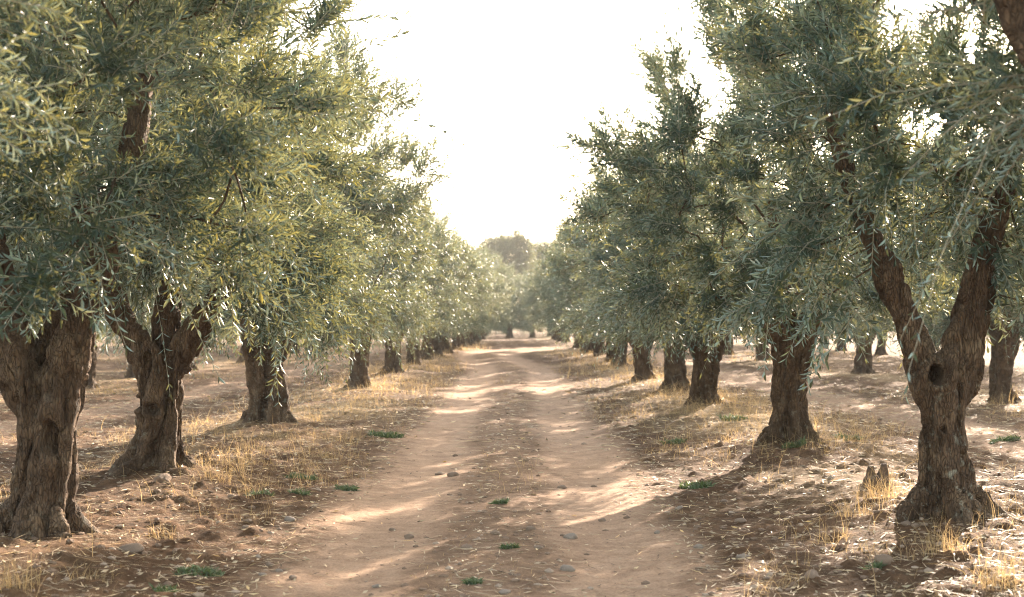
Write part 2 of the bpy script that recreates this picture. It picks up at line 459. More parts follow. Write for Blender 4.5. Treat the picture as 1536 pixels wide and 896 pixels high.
def build_tree_meshes(name, sp):
    rng = np.random.default_rng(sp['seed'])
    tv, tq = build_trunk(rng, sp)
    cs = dict(sp['crown'], seed=sp['seed'] + 50)
    att = crown_points(rng, cs)
    pos, chains, rad = grow(rng, sp['limbs'], att)
    parts = [(tv, tq)]
    for ids in chains:
        r = np.clip(rad[ids], .005, .075); r[0] = r[1]
        parts.append(tube(pos[ids], r, 6 if sp['lod'] == 0 else 5))
    V, Q = cat_meshes(parts)
    li = sp.get('lichen', .35) * np.clip(1.4 - V[:, 2] * .9, .25, 1.3)
    trunk = quad_mesh(name + '_trunk', V, Q, attrs={'lichen': li}, mats=[M['bark']], smooth=True)
    # shoots
    per = cs['shoots']; n = len(att); idx = np.repeat(np.arange(n), per); S = len(idx)
    ctr = np.array([cs['c'][0] * .6, cs['c'][1] * .6, cs['c'][2] - .5])
    outw = unit(att[idx] - ctr)
    hz = np.clip((att[idx][:, 2] - 1.4) / 2.6, 0, 1)
    dirn = unit(outw * .75 + rng.normal(0, .45, (S, 3)) + np.array([0, 0, 1]) * (hz * .65 + .08)[:, None])
    L = rng.uniform(.26, .58, S) * cs.get('L', 1.0)
    base = att[idx] + rng.normal(0, .065, (S, 3)) - outw * .04
    droop = rng.uniform(-.05, .15, S) + (1 - hz) * rng.uniform(.0, .25, S)
    A = leafy(rng, base, dirn, L, cs['pairs'], droop, cs['leaf'], sp['lod'])
    # long whips at the outside
    sel = rng.choice(np.where(att[:, 2] > cs.get('zmin', 1.2) + .55)[0], int(n * 1.15)); o2 = unit(att[sel] - ctr); h2 = np.clip((att[sel][:, 2] - 1.4) / 2.6, 0, 1)
    d2 = unit(o2 * .9 + rng.normal(0, .35, (len(sel), 3)) + np.array([0, 0, 1]) * (h2 * .8 - .02)[:, None])
    B = leafy(rng, att[sel] + 0, d2, rng.uniform(.6, 1.05, len(sel)) * cs.get('L', 1.0), int(cs['pairs'] * 1.6), (1.0 - h2) * .55 + .02, cs['leaf'] * .92, sp['lod'], .12)
    Vl = np.concatenate([A[0], B[0]]); Ql = np.concatenate([A[1], B[1] + len(A[0])]); mi = np.concatenate([A[2], B[2]]); rn = np.concatenate([A[3], B[3]])
    # keep drooping sprays off the ground
    crown = quad_mesh(name + '_crown', Vl, Ql, mi, {'rnd': rn}, [M['leaf'], M['stem']])
    return trunk, crown

def plant(meshes, x, y, z, label, group=None, rz=0.0, s=1.0, cat='tree'):
    o = empty('olive_tree', (x, y, z), rz, s); tag(o, label, cat, group)
    link('trunk', meshes[0], o); link('crown', meshes[1], o)
    return o

G_L = 'olive trees along the left side of the track'
G_R = 'olive trees along the right side of the track'

def default_crown(**k):
    d = dict(c=(0, 0, 2.95), r=(1.8, 1.85, 1.8), n=138, shoots=23, pairs=13, leaf=.092, md=.36, zmin=1.25); d.update(k); return d

near = {}
# positions from the photograph: foot pixel of each trunk
feet = {'L1': (62, 797), 'L2': (230, 704), 'L3': (400, 633), 'L4': (540, 582), 'L5': (588, 561), 'L6': (620, 547),
        'R1': (1416, 772), 'R2': (1187, 658), 'R3': (1058, 607), 'R4': (1013, 584), 'R5': (963, 569), 'R6': (931, 549)}
for k in feet:
    X, Z, g = base_at(*feet[k], .1)
    near[k] = [X, Z]
near['L0'] = [-3.25, 5.4]; near['R0'] = [3.2, 6.0]
for k, (x, y) in near.items():
    MOUNDS.append((x, y, {'L2': .09, 'R2': .10, 'L3': .08, 'R1': .06, 'L1': .05}.get(k, .04), .85))
for k in feet:      # again, with the mounds in place
    X, Z, g = base_at(*feet[k], .1); near[k] = [X, Z]
for i, k in enumerate(near): MOUNDS[i] = (near[k][0], near[k][1]) + MOUNDS[i][2:]

SPEC = {
 'L0': dict(seed=3, lod=0, base=.32, waist=.21, H=1.1, limbs=[[(.05, .1, 1.1, .11), (.3, .1, 1.7, .09), (.6, .2, 2.3, .06)], [(-.1, 0, 1.1, .11), (-.4, 0, 1.7, .08), (-.6, -.1, 2.4, .05)]],
            crown=default_crown(c=(0, .3, 3.2), r=(1.4, 1.3, 1.7), n=70, zmin=1.8, skirt=3, leaf=.075)),
 'L1': dict(seed=11, lod=0, knots=[(.10, -.13, .62, .032, 3.2, .12)], voxel=.014, base=.31, waist=.182, topr=.23, H=1.02, strands=7, lichen=.25, limbs=[
            [(-.12, -.02, 1.0, .13), (-.27, -.02, 1.38, .115), (-.36, .05, 1.85, .10), (-.45, .1, 2.4, .08), (-.4, .15, 3.0, .055)],
            [(.12, -.03, 1.0, .135), (.27, -.03, 1.36, .115), (.42, 0, 1.8, .10), (.52, .05, 2.25, .08), (.62, .1, 2.9, .055)],
            [(0, .12, 1.05, .11), (.08, .3, 1.5, .09), (.1, .5, 2.1, .06)]],
            crown=default_crown(c=(0, .15, 3.1), r=(1.6, 1.6, 1.9), n=120, zmin=1.45, skirt=8, holes=[(0, -.6, 1.4, .5)])),
 'L2': dict(seed=12, lod=0, knots=[(-.09, -.13, .58, .028, 1.6, .1), (.05, -.14, .54, .034, 1.4, .1)], voxel=.014, base=.42, waist=.20, topr=.24, H=1.0, lean=(.06, 0), strands=6, lichen=.4, limbs=[
            [(-.1, 0, 1.0, .12), (-.28, 0, 1.32, .10), (-.42, .05, 1.75, .085), (-.5, .05, 2.4, .06)],
            [(.2, -.02, 1.0, .12), (.42, -.05, 1.28, .105), (.66, -.08, 1.6, .09), (.85, -.1, 2.1, .07), (1.0, -.1, 2.7, .05)],
            [(.05, .1, 1.05, .11), (.14, .1, 1.6, .09), (.2, -.05, 2.3, .08), (.27, -.2, 2.95, .075), (.5, -.35, 3.25, .065), (.8, -.4, 3.42, .055), (1.15, -.4, 3.38, .04)]],
            crown=default_crown(c=(-.08, 0, 2.85), r=(1.65, 1.65, 1.75), n=132, zmin=1.32, skirt=15, holes=[(.05, -.7, 1.35, .52), (.6, -.6, 3.3, .5)])),
 'L3': dict(seed=13, lod=1, voxel=.018, base=.34, waist=.245, topr=.26, H=.95, lean=(-.03, 0), strands=6, lichen=.6, limbs=[
            [(-.12, 0, .95, .13), (-.32, 0, 1.35, .105), (-.5, 0, 1.9, .07)], [(.14, 0, .95, .13), (.35, -.05, 1.35, .1), (.7, -.1, 2.0, .07)], [(0, .1, 1.0, .12), (.05, .2, 1.8, .08), (.1, .2, 2.6, .06)]],
            crown=default_crown(c=(.15, 0, 2.9), r=(2.0, 1.9, 1.9), n=150, zmin=1.1, skirt=22)),
 'R0': dict(seed=4, lod=0, base=.32, waist=.2, H=1.1, limbs=[[(-.08, 0, 1.1, .12), (-.5, 0, 1.8, .10), (-.95, 0, 2.35, .085), (-1.15, .05, 2.85, .06)], [(.1, 0, 1.1, .11), (.4, .1, 1.8, .08), (.6, .2, 2.6, .05)]],
            crown=default_crown(c=(0, .2, 3.2), r=(1.4, 1.3, 1.7), n=80, zmin=1.75, skirt=3, leaf=.075)),
 'R1': dict(seed=21, lod=0, voxel=.012, base=.33, waist=.155, topr=.17, H=.96, strands=6, lichen=.8, limbs=[
            [(-.12, 0, .98, .105), (-.24, 0, 1.3, .092), (-.37, 0, 1.62, .082), (-.54, .05, 2.05, .07), (-.7, .1, 2.5, .058), (-.75, .1, 3.0, .05)],
            [(.09, -.02, .98, .10), (.15, -.03, 1.36, .085), (.24, -.02, 1.72, .075), (.42, 0, 2.2, .075), (.55, .05, 2.8, .05)],
            [(.19, .1, .98, .09), (.29, .12, 1.42, .08), (.38, .2, 1.95, .06)]], knots=[(-.085, -.10, .96, .044, 1.35, .18), (-.05, -.12, .60, .015, 1.6, .05)],
            crown=default_crown(c=(.15, .1, 3.15), r=(1.6, 1.6, 1.95), n=116, zmin=1.5, skirt=5, holes=[(-.3, -.6, 1.45, .58), (-.5, -.6, 2.0, .40)],extra=[(-.75, .1, 1.5), (-1.1, .2, 1.5), (.75, .1, 1.4)])),
 'R2': dict(seed=22, lod=0, voxel=.016, base=.34, waist=.185, topr=.19, H=1.05, strands=6, lichen=.3, limbs=[
            [(-.1, 0, 1.0, .125), (-.28, 0, 1.4, .10), (-.5, 0, 2.0, .075)], [(.1, 0, 1.0, .125), (.25, 0, 1.45, .10), (.45, .05, 2.2, .07)], [(0, .1, 1.0, .11), (-.05, .2, 1.8, .08), (-.2, .1, 2.6, .05)]],
            crown=default_crown(c=(-.1, 0, 2.9), r=(1.85, 1.75, 1.95), n=132, zmin=1.3, skirt=9)),
 'R3': dict(seed=23, lod=1, voxel=.018, base=.28, waist=.205, topr=.28, H=.92, strands=6, limbs=[
            [(-.14, 0, .92, .12), (-.34, 0, 1.35, .1), (-.55, 0, 1.9, .07)], [(.15, 0, .92, .12), (.34, 0, 1.35, .1), (.6, 0, 2.0, .07)]],
            crown=default_crown(c=(.05, 0, 2.6), r=(1.8, 1.8, 1.45), n=122, zmin=1.1, skirt=18)),
}
LAB = {
 'L0': 'blurred olive sprays hanging in from the left edge in front of the hollow trunk',
 'L1': 'thick dark olive tree cut by the left edge, with a black hollow between two limbs',
 'L2': 'olive tree forking wide into a V on a low earth mound left of the track',
 'L3': 'stout olive tree behind the V-forked one, third from the camera left of the track',
 'R0': 'blurred olive crown hanging in at the upper right edge, its trunk out of frame',
 'R1': 'olive tree with a round knot hole below its fork and pale lichen at its foot',
 'R2': 'olive tree with a straight ribbed trunk on an earth mound behind the knot-holed tree',
 'R3': 'olive tree with a deeply cleft trunk, third from the camera right of the track',
}
for k in ('L0', 'L1', 'L2', 'L3', 'R0', 'R1', 'R2', 'R3'):
    x, y = near[k]; z = float(height(np.array([x]), np.array([y]), False)[0])
    plant(build_tree_meshes(k, SPEC[k]), x, y, z - .02, LAB[k], G_L if k[0] == 'L' else G_R)

# ---- middle and far trees: five models, turned and scaled
far_models = []
for i in range(5):
    rng = np.random.default_rng(100 + i); nl = 2 + (i % 2)
    limbs = []; a0 = rng.uniform(0, 6.28)
    for j in range(nl):
        a = a0 + j * 6.28 / nl + rng.normal(0, .3); c, s_ = math.cos(a), math.sin(a)
        limbs.append([(c * .12, s_ * .12, .92, .125), (c * .33, s_ * .33, 1.35, .105), (c * .6, s_ * .6, 1.95, .07)])
    sp = dict(seed=200 + i * 7, lod=1, voxel=.028, base=.33, waist=.22, topr=.25, H=.92, strands=5, limbs=limbs, lichen=.5,
              crown=default_crown(c=(rng.uniform(-.15, .15), rng.uniform(-.15, .15), 2.85), r=(2.0, 2.0, 1.85), n=128, md=.35, shoots=22, pairs=10, leaf=.1, zmin=1.15 + .1 * (i % 2), skirt=12))
    far_models.append(build_tree_meshes('far_olive', sp))
spLow = dict(seed=88, lod=1, voxel=.03, base=.32, waist=.21, topr=.24, H=.8, strands=5, lichen=.4, limbs=limbs,
             crown=default_crown(c=(0, 0, 2.6), r=(2.1, 2.1, 2.1), n=150, md=.33, shoots=17, pairs=9, leaf=.11, zmin=.55, skirt=30))
mLow = build_tree_meshes('low_olive', spLow)
# a leaning one for the fifth tree on the right
spR5 = dict(seed=77, lod=1, voxel=.022, base=.28, waist=.21, topr=.25, H=.85, strands=5, lichen=.4,
            limbs=[[(-.16, 0, .82, .12), (-.32, 0, 1.05, .10), (-.5, 0, 1.4, .09), (-.7, 0, 2.0, .06)], [(.14, 0, .85, .12), (.3, .05, 1.3, .1), (.5, .1, 1.9, .07)]],
            crown=default_crown(c=(0, 0, 2.9), r=(1.85, 1.85, 1.85), n=120, md=.35, shoots=22, pairs=10, leaf=.1, zmin=1.1, skirt=12))
mR5 = build_tree_meshes('R5', spR5)

def put(x, y, label, group, mi=None, rz=None, s=None):
    z = float(height(np.array([x]), np.array([y]), False)[0])
    m = far_models[random.randrange(5)] if mi is None else (mR5 if mi == 'R5' else mLow if mi == 'low' else far_models[mi])
    plant(m, x, y, z - .02, label, group, random.uniform(0, 6.28) if rz is None else rz, random.uniform(.86, 1.1) if s is None else s)

put(*near['L4'], 'olive tree with a flared foot, fourth from the camera left of the track', G_L, 0, None, .93)
put(*near['L5'], 'short trunked olive tree just behind the flared one, fifth in the left row', G_L, 1, None, .93)
put(*near['L6'], 'sixth olive tree in the left row, where the trunks begin to crowd', G_L, 2, None, .95)
put(*near['R4'], 'slim olive tree half hidden behind the cleft trunk, fourth in the right row', G_R, 3)
put(*near['R5'], 'olive tree whose left limb leans out towards the track, fifth in the right row', G_R, 'R5', 0, 1.0)
put(*near['R6'], 'sixth olive tree in the right row, just beyond the one with a limb leaning out', G_R, 4)
far_lab = {-1: 'distant olive tree in the crowded far end of the left row', 1: 'distant olive tree in the crowded far end of the right row'}
for sgn, grp in ((-1, G_L), (1, G_R)):
    y = 47.5 if sgn < 0 else 45.5
    while y < 98:
        xr = 3.05 - max(0, y - 45) * (.012 if sgn < 0 else .008)
        xx = sgn * (xr + random.uniform(-.12, .12))
        if abs(xx - float(track_x(y))) > 1.4: put(xx, y, far_lab[sgn], grp)
        y += random.uniform(4.6, 6.0)
G_2L = 'olive trees in the second row to the left'; G_2R = 'olive trees in the second row to the right'
put(8.9, 18.2, 'unseen olive tree added to the second row for shade, beyond the knot-holed tree', G_2R, 2)  # unseen tree continuing the row, added to shade the knot-holed tree
put(9.0, 13.2, 'unseen olive tree added to the second row for shade, right of the knot-holed tree', G_2R, 0)  # also added outside the view, to shade the ground at near right
put(8.65, 25.4, 'olive trunk at the right edge beyond the side track, right of the knot-holed tree', G_2R, 1)
for sgn, x0, y0, y1, grp, lab in (
        (-1, 9.4, 24, 84, G_2L, 'small olive tree in the second row, seen between the trunks left of the track'),
        (1, 8.8, 29.5, 84, G_2R, 'small olive tree beyond the side track, seen between the trunks on the right'),
        (-1, 15.6, 40, 86, 'olive trees in the third row to the left', 'far olive tree two rows left of the track, glimpsed low between the trunks'),
        (1, 14.8, 40, 86, 'olive trees in the third row to the right', 'far olive tree two rows right of the track, glimpsed low between the trunks')):
    y = y0 + (1.5 if (sgn, x0) == (1, 8.8) else 0)
    while y < y1:
        put(sgn * (x0 + random.uniform(-.4, .4)), y + random.uniform(-.5, .5), lab, grp); y += random.uniform(5.2, 7.0)
# the end of the avenue, where the track turns away
G_E = 'olive trees closing the end of the avenue'
put(-.55, 106, 'olive tree standing alone in the middle of the view where the avenue ends', G_E, 'low', None, 1.05)
put(1.15, 108, 'olive tree with an arching trunk at the far end, right of the middle one', G_E, 'R5', 1.2, .95)
for (x, y) in ((-5.2, 108), (-9.5, 110), (-14.5, 108), (5.0, 112), (9.2, 108), (13.5, 110), (-2.6, 118), (2.8, 120), (-7, 122), (7.5, 121), (-20, 112), (19, 112), (-12, 124), (12, 124), (-17, 126), (17, 126), (-1, 131), (4.5, 133), (-5.5, 134), (9.5, 135)):
    put(x, y, 'hazy olive tree in the grove beyond the bend of the track', G_E, 'low')

# ---- tall pines far behind
def pine(x, y, h, rx, seed, label):
    rng = np.random.default_rng(seed)
    limbs = [[(0, 0, h * .5, .16), (.3, 0, h * .62, .13), (.8, .2, h * .74, .1)], [(0, 0, h * .5, .16), (-.4, .1, h * .64, .13), (-.9, -.2, h * .78, .1)]]
    att = crown_points(rng, dict(c=(0, 0, h * .72), r=(rx, rx, h * .26), n=130, md=.42, zmin=h * .42, seed=seed))
    pos, chains, rad = grow(rng, limbs, att, .4)
    parts = [tube(np.array([[0, 0, -.2], [0, 0, 1.0], [.1, 0, h * .3], [0, 0, h * .52]]), np.array([.34, .28, .24, .18]), 9)] + [tube(*resample(l, 8), 7) for l in limbs]
    for ids in chains:
        r = np.clip(rad[ids] * 1.6, .015, .14); parts.append(tube(pos[ids], r, 5))
    V, Q = cat_meshes(parts)
    o = empty('pine_tree', (x, y, 0)); tag(o, label, 'tree', 'tall pines behind the grove')
    link('trunk', quad_mesh('pine_trunk', V, Q, attrs={'lichen': np.zeros(len(V))}, mats=[M['bark']], smooth=True), o)
    idx = np.repeat(np.arange(len(att)), 34); S = len(idx); ow = unit(att[idx] - np.array([0, 0, h * .6]))
    A = leafy(rng, att[idx] + rng.normal(0, .3, (S, 3)), unit(ow * .6 + rng.normal(0, .5, (S, 3)) + [0, 0, .4]), rng.uniform(.4, .8, S), 7, rng.uniform(0, .2, S), .26, 1)
    link('crown', quad_mesh('pine_crown', A[0], A[1], A[2], {'rnd': A[3]}, [M['pine_leaf'], M['stem']]), o)
pine(-1.1, 138, 9.7, 2.3, 301, 'tall round-topped hazy tree rising above the far end of the avenue')
pine(2.3, 146, 8.9, 2.2, 302, 'lower hazy tree just right of the tall round-topped one at the far end')
pine(-4.2, 150, 8.7, 2.4, 303, 'hazy tree left of the tall round-topped one, mostly hidden by the left row')

# ------------------------------------------------------------------ ground mesh
def axis(segs):
    out = []
    for a, b, s in segs: out.append(np.arange(a, b, s))
    return np.concatenate(out + [np.array([segs[-1][1]])])
def geo(a, b, s, k):
    out = [a]
    while out[-1] < b: out.append(out[-1] + s); s *= k
    return np.array(out)
xp = np.concatenate([np.arange(0, 5.0, .035), geo(5.0, 700, .045, 1.045)])
xs = np.concatenate([-xp[:0:-1], xp])
ys = np.concatenate([-geo(0, 60, .6, 1.4)[:0:-1], np.arange(0, 6.4, .4), np.arange(6.4, 13, .035), geo(13, 1200, .038, 1.0115)])
XX, YY = np.meshgrid(xs, ys)
HH = height(XX, YY)
rut, dry = masks(XX, YY)
ny, nx = XX.shape
idx = np.arange(nx * ny).reshape(ny, nx)
Q = np.stack([idx[:-1, :-1], idx[:-1, 1:], idx[1:, 1:], idx[1:, :-1]], -1).reshape(-1, 4)
gme = quad_mesh('ground', np.stack([XX, YY, HH], -1).reshape(-1, 3), Q, None, {'rut': rut.ravel(), 'dry': dry.ravel()}, [M['ground']], True)
tag(link('ground', gme), kind='structure')
def gz(x, y): return height(np.asarray(x, float), np.asarray(y, float))

# ------------------------------------------------------------------ grass, litter, stones
def blades(rng, x, y, L, lean, width, segs=3, z=None, up=1.0):
    N = len(x); z = gz(x, y) - .01 if z is None else z
    a = rng.uniform(0, 6.28, N); d = np.stack([np.cos(a), np.sin(a), np.zeros(N)], -1)
    s = unit(np.stack([-np.sin(a), np.cos(a), np.zeros(N)], -1) + rng.normal(0, .5, (N, 3))); k2 = rng.normal(0, .22, N)
    P0 = np.stack([x, y, z], -1); t = np.linspace(0, 1, segs + 1)
    C = P0[:, None, :] + d[:, None, :] * (L * lean)[:, None, None] * (t ** 1.6)[None, :, None] + np.array([0, 0, 1.0]) * (L * np.sqrt(np.maximum(1 - lean ** 2, .02)))[:, None, None] * (t - .55 * t ** 2.4 * lean[:, None])[..., None] * up + np.stack([-np.sin(a), np.cos(a), np.zeros(N)], -1)[:, None, :] * (L * k2)[:, None, None] * (t ** 2)[None, :, None]
    w = (width[:, None] * (1 - .85 * t)[None, :])[..., None] * .5
    V = np.stack([C - s[:, None, :] * w, C + s[:, None, :] * w], 2)   # N,segs+1,2,3
    i = np.arange(N * (segs + 1) * 2).reshape(N, segs + 1, 2)
    Qb = np.stack([i[:, :-1, 0], i[:, :-1, 1], i[:, 1:, 1], i[:, 1:, 0]], -1).reshape(-1, 4)
    return V.reshape(-1, 3), Qb, np.repeat(rng.uniform(0, .9, N), (segs + 1) * 2)

def merge3(parts):
    V, Qs, A, n = [], [], [], 0
    for v, q, a in parts: V.append(v); Qs.append(q + n); A.append(a); n += len(v)
    return np.concatenate(V), np.concatenate(Qs), np.concatenate(A)

rng = np.random.default_rng(5)
parts = []
# sampling positions with 1/y density so that the cover reads evenly
def scatter(n, y0, y1, xfun, keep):
    y = np.exp(rng.uniform(math.log(y0), math.log(y1), n)); x = xfun(n, y)
    k = keep(x, y); return x[k], y[k]
rows = lambda n, y: np.where(rng.uniform(size=n) < .5, -1, 1) * (3.1 + rng.normal(0, .85, n))
wide = lambda n, y: rng.uniform(-1, 1, n) * np.minimum(y * .45 + 1.0, 20)
def notrut(x, y): return masks(x, y)[0] < .35
# tufts
tx, ty = scatter(2600, 6.3, 75, rows, lambda x, y: notrut(x, y) & (fbm(x / 1.1, y / 1.5, o=2, seed=91) > .44))
t2 = scatter(2600, 12, 85, wide, lambda x, y: notrut(x, y) & (fbm(x / 1.6, y / 2.2, o=2, seed=92) > .52))
tx, ty = np.r_[tx, t2[0]], np.r_[ty, t2[1]]
nb = 11; bx = np.repeat(tx, nb) + rng.normal(0, .07, len(tx) * nb) * np.repeat(np.clip(ty / 14, .8, 3), nb); by = np.repeat(ty, nb) + rng.normal(0, .07, len(tx) * nb) * np.repeat(np.clip(ty / 14, .8, 3), nb)
LL = np.repeat(rng.uniform(.08, .32, len(tx)), nb) * rng.uniform(.5, 1.3, len(bx)) * np.clip(.75 + by / 60, .8, 1.3)
parts.append(blades(rng, bx, by, LL, rng.uniform(.2, .98, len(bx)), np.clip(by * .00028, .0028, .012)))
# single tall stalks near the camera rows
sx, sy = scatter(260, 6.3, 32, rows, notrut)
parts.append(blades(rng, sx, sy, rng.uniform(.2, .5, len(sx)), rng.uniform(.2, .9, len(sx)), np.clip(sy * .0004, .004, .01), 4))
# short cover
cx_, cy_ = scatter(16000, 6.3, 70, wide, lambda x, y: (masks(x, y)[0] < .5) & (fbm(x / .9, y / 1.3, o=3, seed=93) > .5))
parts.append(blades(rng, cx_, cy_, rng.uniform(.03, .09, len(cx_)), rng.uniform(.3, .97, len(cx_)), np.clip(cy_ * .0003, .003, .012), 2))
rx_, ry_ = scatter(2600, 6.3, 60, lambda n, y: track_x(y) + rng.normal(0, .26, n), lambda x, y: fbm(x / .5, y / .9, o=2, seed=96) > .5)
parts.append(blades(rng, rx_, ry_, rng.uniform(.02, .075, len(rx_)), rng.uniform(.4, .98, len(rx_)), np.clip(ry_ * .0003, .0028, .012), 2))
v, q, a = merge3(parts)
tag(link('dry_grass', quad_mesh('dry_grass', v, q, None, {'rnd': a}, [M['straw']])), 'thin dry straw coloured grass along the tree rows', 'grass', kind='stuff')

# fallen leaves and straw lying flat
def flat_bits(n, y0, y1, xf, keep, l0, l1, wr, tilt=.35):
    x, y = scatter(n, y0, y1, xf, keep); N = len(x); a = rng.uniform(0, 6.28, N)
    d = unit(np.stack([np.cos(a), np.sin(a), rng.normal(0, tilt * .5, N)], -1)); w = unit(np.stack([-np.sin(a), np.cos(a), rng.normal(0, tilt, N)], -1))
    L = rng.uniform(l0, l1, N)[:, None] * np.clip(y / 14, .75, 2)[:, None]; W = L * wr
    c = np.stack([x, y, gz(x, y) + .008], -1); up = np.array([0, 0, 1.0])
    V = np.stack([c - d * L / 2, c + w * W, c + d * L / 2 + up * rng.uniform(-.2, .35, (N, 1)) * W, c - w * W], 1).reshape(-1, 3)
    V[:, 2] = np.maximum(V[:, 2], gz(V[:, 0], V[:, 1]) + .002)
    Qf = np.arange(N)[:, None] * 4 + np.array([0, 3, 2, 1])
    return V, Qf, np.repeat(rng.uniform(0, 1, N), 4)
p1 = flat_bits(18000, 6.3, 40, wide, lambda x, y: (np.abs(x - track_x(y)) > 1.1) | (rng.uniform(size=len(x)) < .12 + .45 * np.exp(-((x - track_x(y)) / .38) ** 2)), .04, .085, .16)
p2 = flat_bits(20000, 6.3, 30, wide, lambda x, y: (np.abs(x - track_x(y)) > 1.2) | (rng.uniform(size=len(x)) < .12 + .6 * np.exp(-((x - track_x(y)) / .4) ** 2)), .08, .24, .022, .12)
v, q, a = merge3([p1, p2])
tag(link('leaf_litter', quad_mesh('leaf_litter', v, q, None, {'rnd': a}, [M['litter']])), 'pale fallen olive leaves and straw scattered over the soil', 'leaf litter', kind='stuff')

p3 = flat_bits(16000, 6.3, 45, wide, lambda x, y: rng.uniform(size=len(x)) < .55, .03, .13, .05, .15)
tag(link('twig_debris', quad_mesh('twig_debris', p3[0], p3[1], None, {'rnd': p3[2]}, [M['twig']])), 'dark broken twigs and bark crumbs strewn over track and soil', 'twig debris', kind='stuff')

def rock(rng, sub=2):
    import bmesh
    bm = bmesh.new(); bmesh.ops.create_icosphere(bm, subdivisions=sub, radius=1.0)
    vv = np.array([v.co[:] for v in bm.verts]); ff = np.array([[v.index for v in f.verts] for f in bm.faces]); bm.free()
    o = rng.uniform(0, 50, 3); n = fbm(vv[:, 0] * 1.3 + o[0], vv[:, 1] * 1.3 + o[1], vv[:, 2] * 1.3 + o[2], 3, 4)
    vv = vv * (.45 + 1.1 * n)[:, None] * np.array([1, rng.uniform(.6, .95), rng.uniform(.4, .65)]); return vv, ff
# gravel: countless crumbs and clods
protos = [rock(rng, 1) for _ in range(8)]
gx, gy = scatter(11000, 6.3, 26, wide, lambda x, y: (masks(x, y)[0] < .6) | (rng.uniform(size=len(x)) < .1 + .5 * np.exp(-((x - track_x(y)) / .42) ** 2)))
V, T, n = [], [], 0
for i in range(len(gx)):
    pv, pf = protos[i % 8]; s = .006 + .03 * rng.uniform() ** 3; a = rng.uniform(0, 6.28); c, sn = math.cos(a), math.sin(a)
    w = pv * s; w = np.stack([w[:, 0] * c - w[:, 1] * sn, w[:, 0] * sn + w[:, 1] * c, w[:, 2]], -1)
    V.append(w + np.array([gx[i], gy[i], 0])); T.append(pf + n); n += len(w)
V = np.concatenate(V); T = np.concatenate(T); cz = gz(gx, gy); V[:, 2] += np.repeat(cz, len(protos[0][0])) - .002
tag(link('gravel', quad_mesh('gravel', V, T, np.repeat(np.arange(len(gx)) % 5 == 0, len(protos[0][1])).astype(int), None, [M['clod'], M['stone_pale']], False)), 'small crumbs of soil and gravel strewn over the ground', 'gravel', kind='stuff')

# single stones: (px, py, size in px, label or None, grey)
stones = [(245, 722, 24, 'large rounded brown stone at the foot of the V-forked tree on the left', 2), (198, 823, 30, 'flat brown stone lying in front of the cut-off tree at the left edge', 0),
          (435, 784, 14, 'grey stone at the edge of the left wheel rut', 1), (700, 821, 15, 'rounded stone on the middle ridge between the two ruts', 0),
          (849, 854, 20, 'biggest rounded stone on the track, at the near edge of the right rut', 1), (807, 823, 13, 'brown stone beside the biggest one between the ruts', 0),
          (856, 807, 16, 'light grey stone on the inner edge of the right rut', 1), (757, 888, 15, 'pale grey stone at the bottom edge in the middle of the track', 1),
          (614, 807, 13, 'dark stone on the flat of the left rut', 0), (742, 801, 13, 'dark clod-like stone on the middle ridge', 0), (795, 795, 14, 'dark stone on the right slope of the middle ridge', 0),
          (660, 712, 12, 'stone on the edge of the ridge, beside its smaller twin', 0), (680, 714, 13, 'stone on the ridge right of its smaller twin', 0), (843, 732, 11, 'lone dark stone in the far right rut', 0),
          (903, 782, 9, 'flat dark chip on the right rut', 0), (1018, 766, 12, 'light stone at the outer edge of the right rut', 1),
          (1048, 823, 14, 'grey stone right of the right rut beside dry leaves', 1), (1115, 841, 18, 'rounded grey stone at the right track edge', 1), (1216, 873, 24, 'flat stone at the bottom edge in front of the knot-holed tree', 0),
          (1110, 785, 14, 'orange-brown stone between the track and the knot-holed tree', 0), (1324, 855, 22, 'pale brown stone in the dry grass in front of the knot-holed tree', 0),
          (405, 848, 13, 'largest of the pebbles at the left track edge', 0), (418, 857, 11, None, 1), (395, 862, 10, None, 1), (440, 868, 11, None, 0), (388, 838, 10, None, 1),
          (1357, 788, 11, None, 0), (1371, 790, 11, None, 0), (1385, 788, 12, None, 0), (370, 795, 11, None, 0), (348, 745, 10, None, 0), (373, 787, 10, None, 0), (565, 880, 10, None, 1), (690, 845, 9, None, 0), (588, 795, 9, None, 0),
          (1150, 870, 11, None, 0), (985, 800, 9, None, 1), (1085, 752, 10, None, 0)]
rp = [[rock(rng, 3) for _ in range(6)]][0]
rme = {}
for i, (px, py, s, lab, gr) in enumerate(stones):
    X, Z, g = base_at(px, py); r = s / F * Z * .62; key = (i % 6, gr)
    if key not in rme:
        pv, pf = rp[i % 6]; rme[key] = quad_mesh('stone', pv, pf, None, None, [M[('stone', 'stone_grey', 'clod')[gr]]], True)
    o = link('stone', rme[key]); o.location = (X, Z, float(gz([X], [Z])[0]) + r * .12); o.scale = (r, r, r); o.rotation_euler = (0, 0, rng.uniform(0, 6.28))
    tag(o, lab or 'small loose pebble lying on bare soil, under a hand wide', 'stone', 'loose stones on the ground')

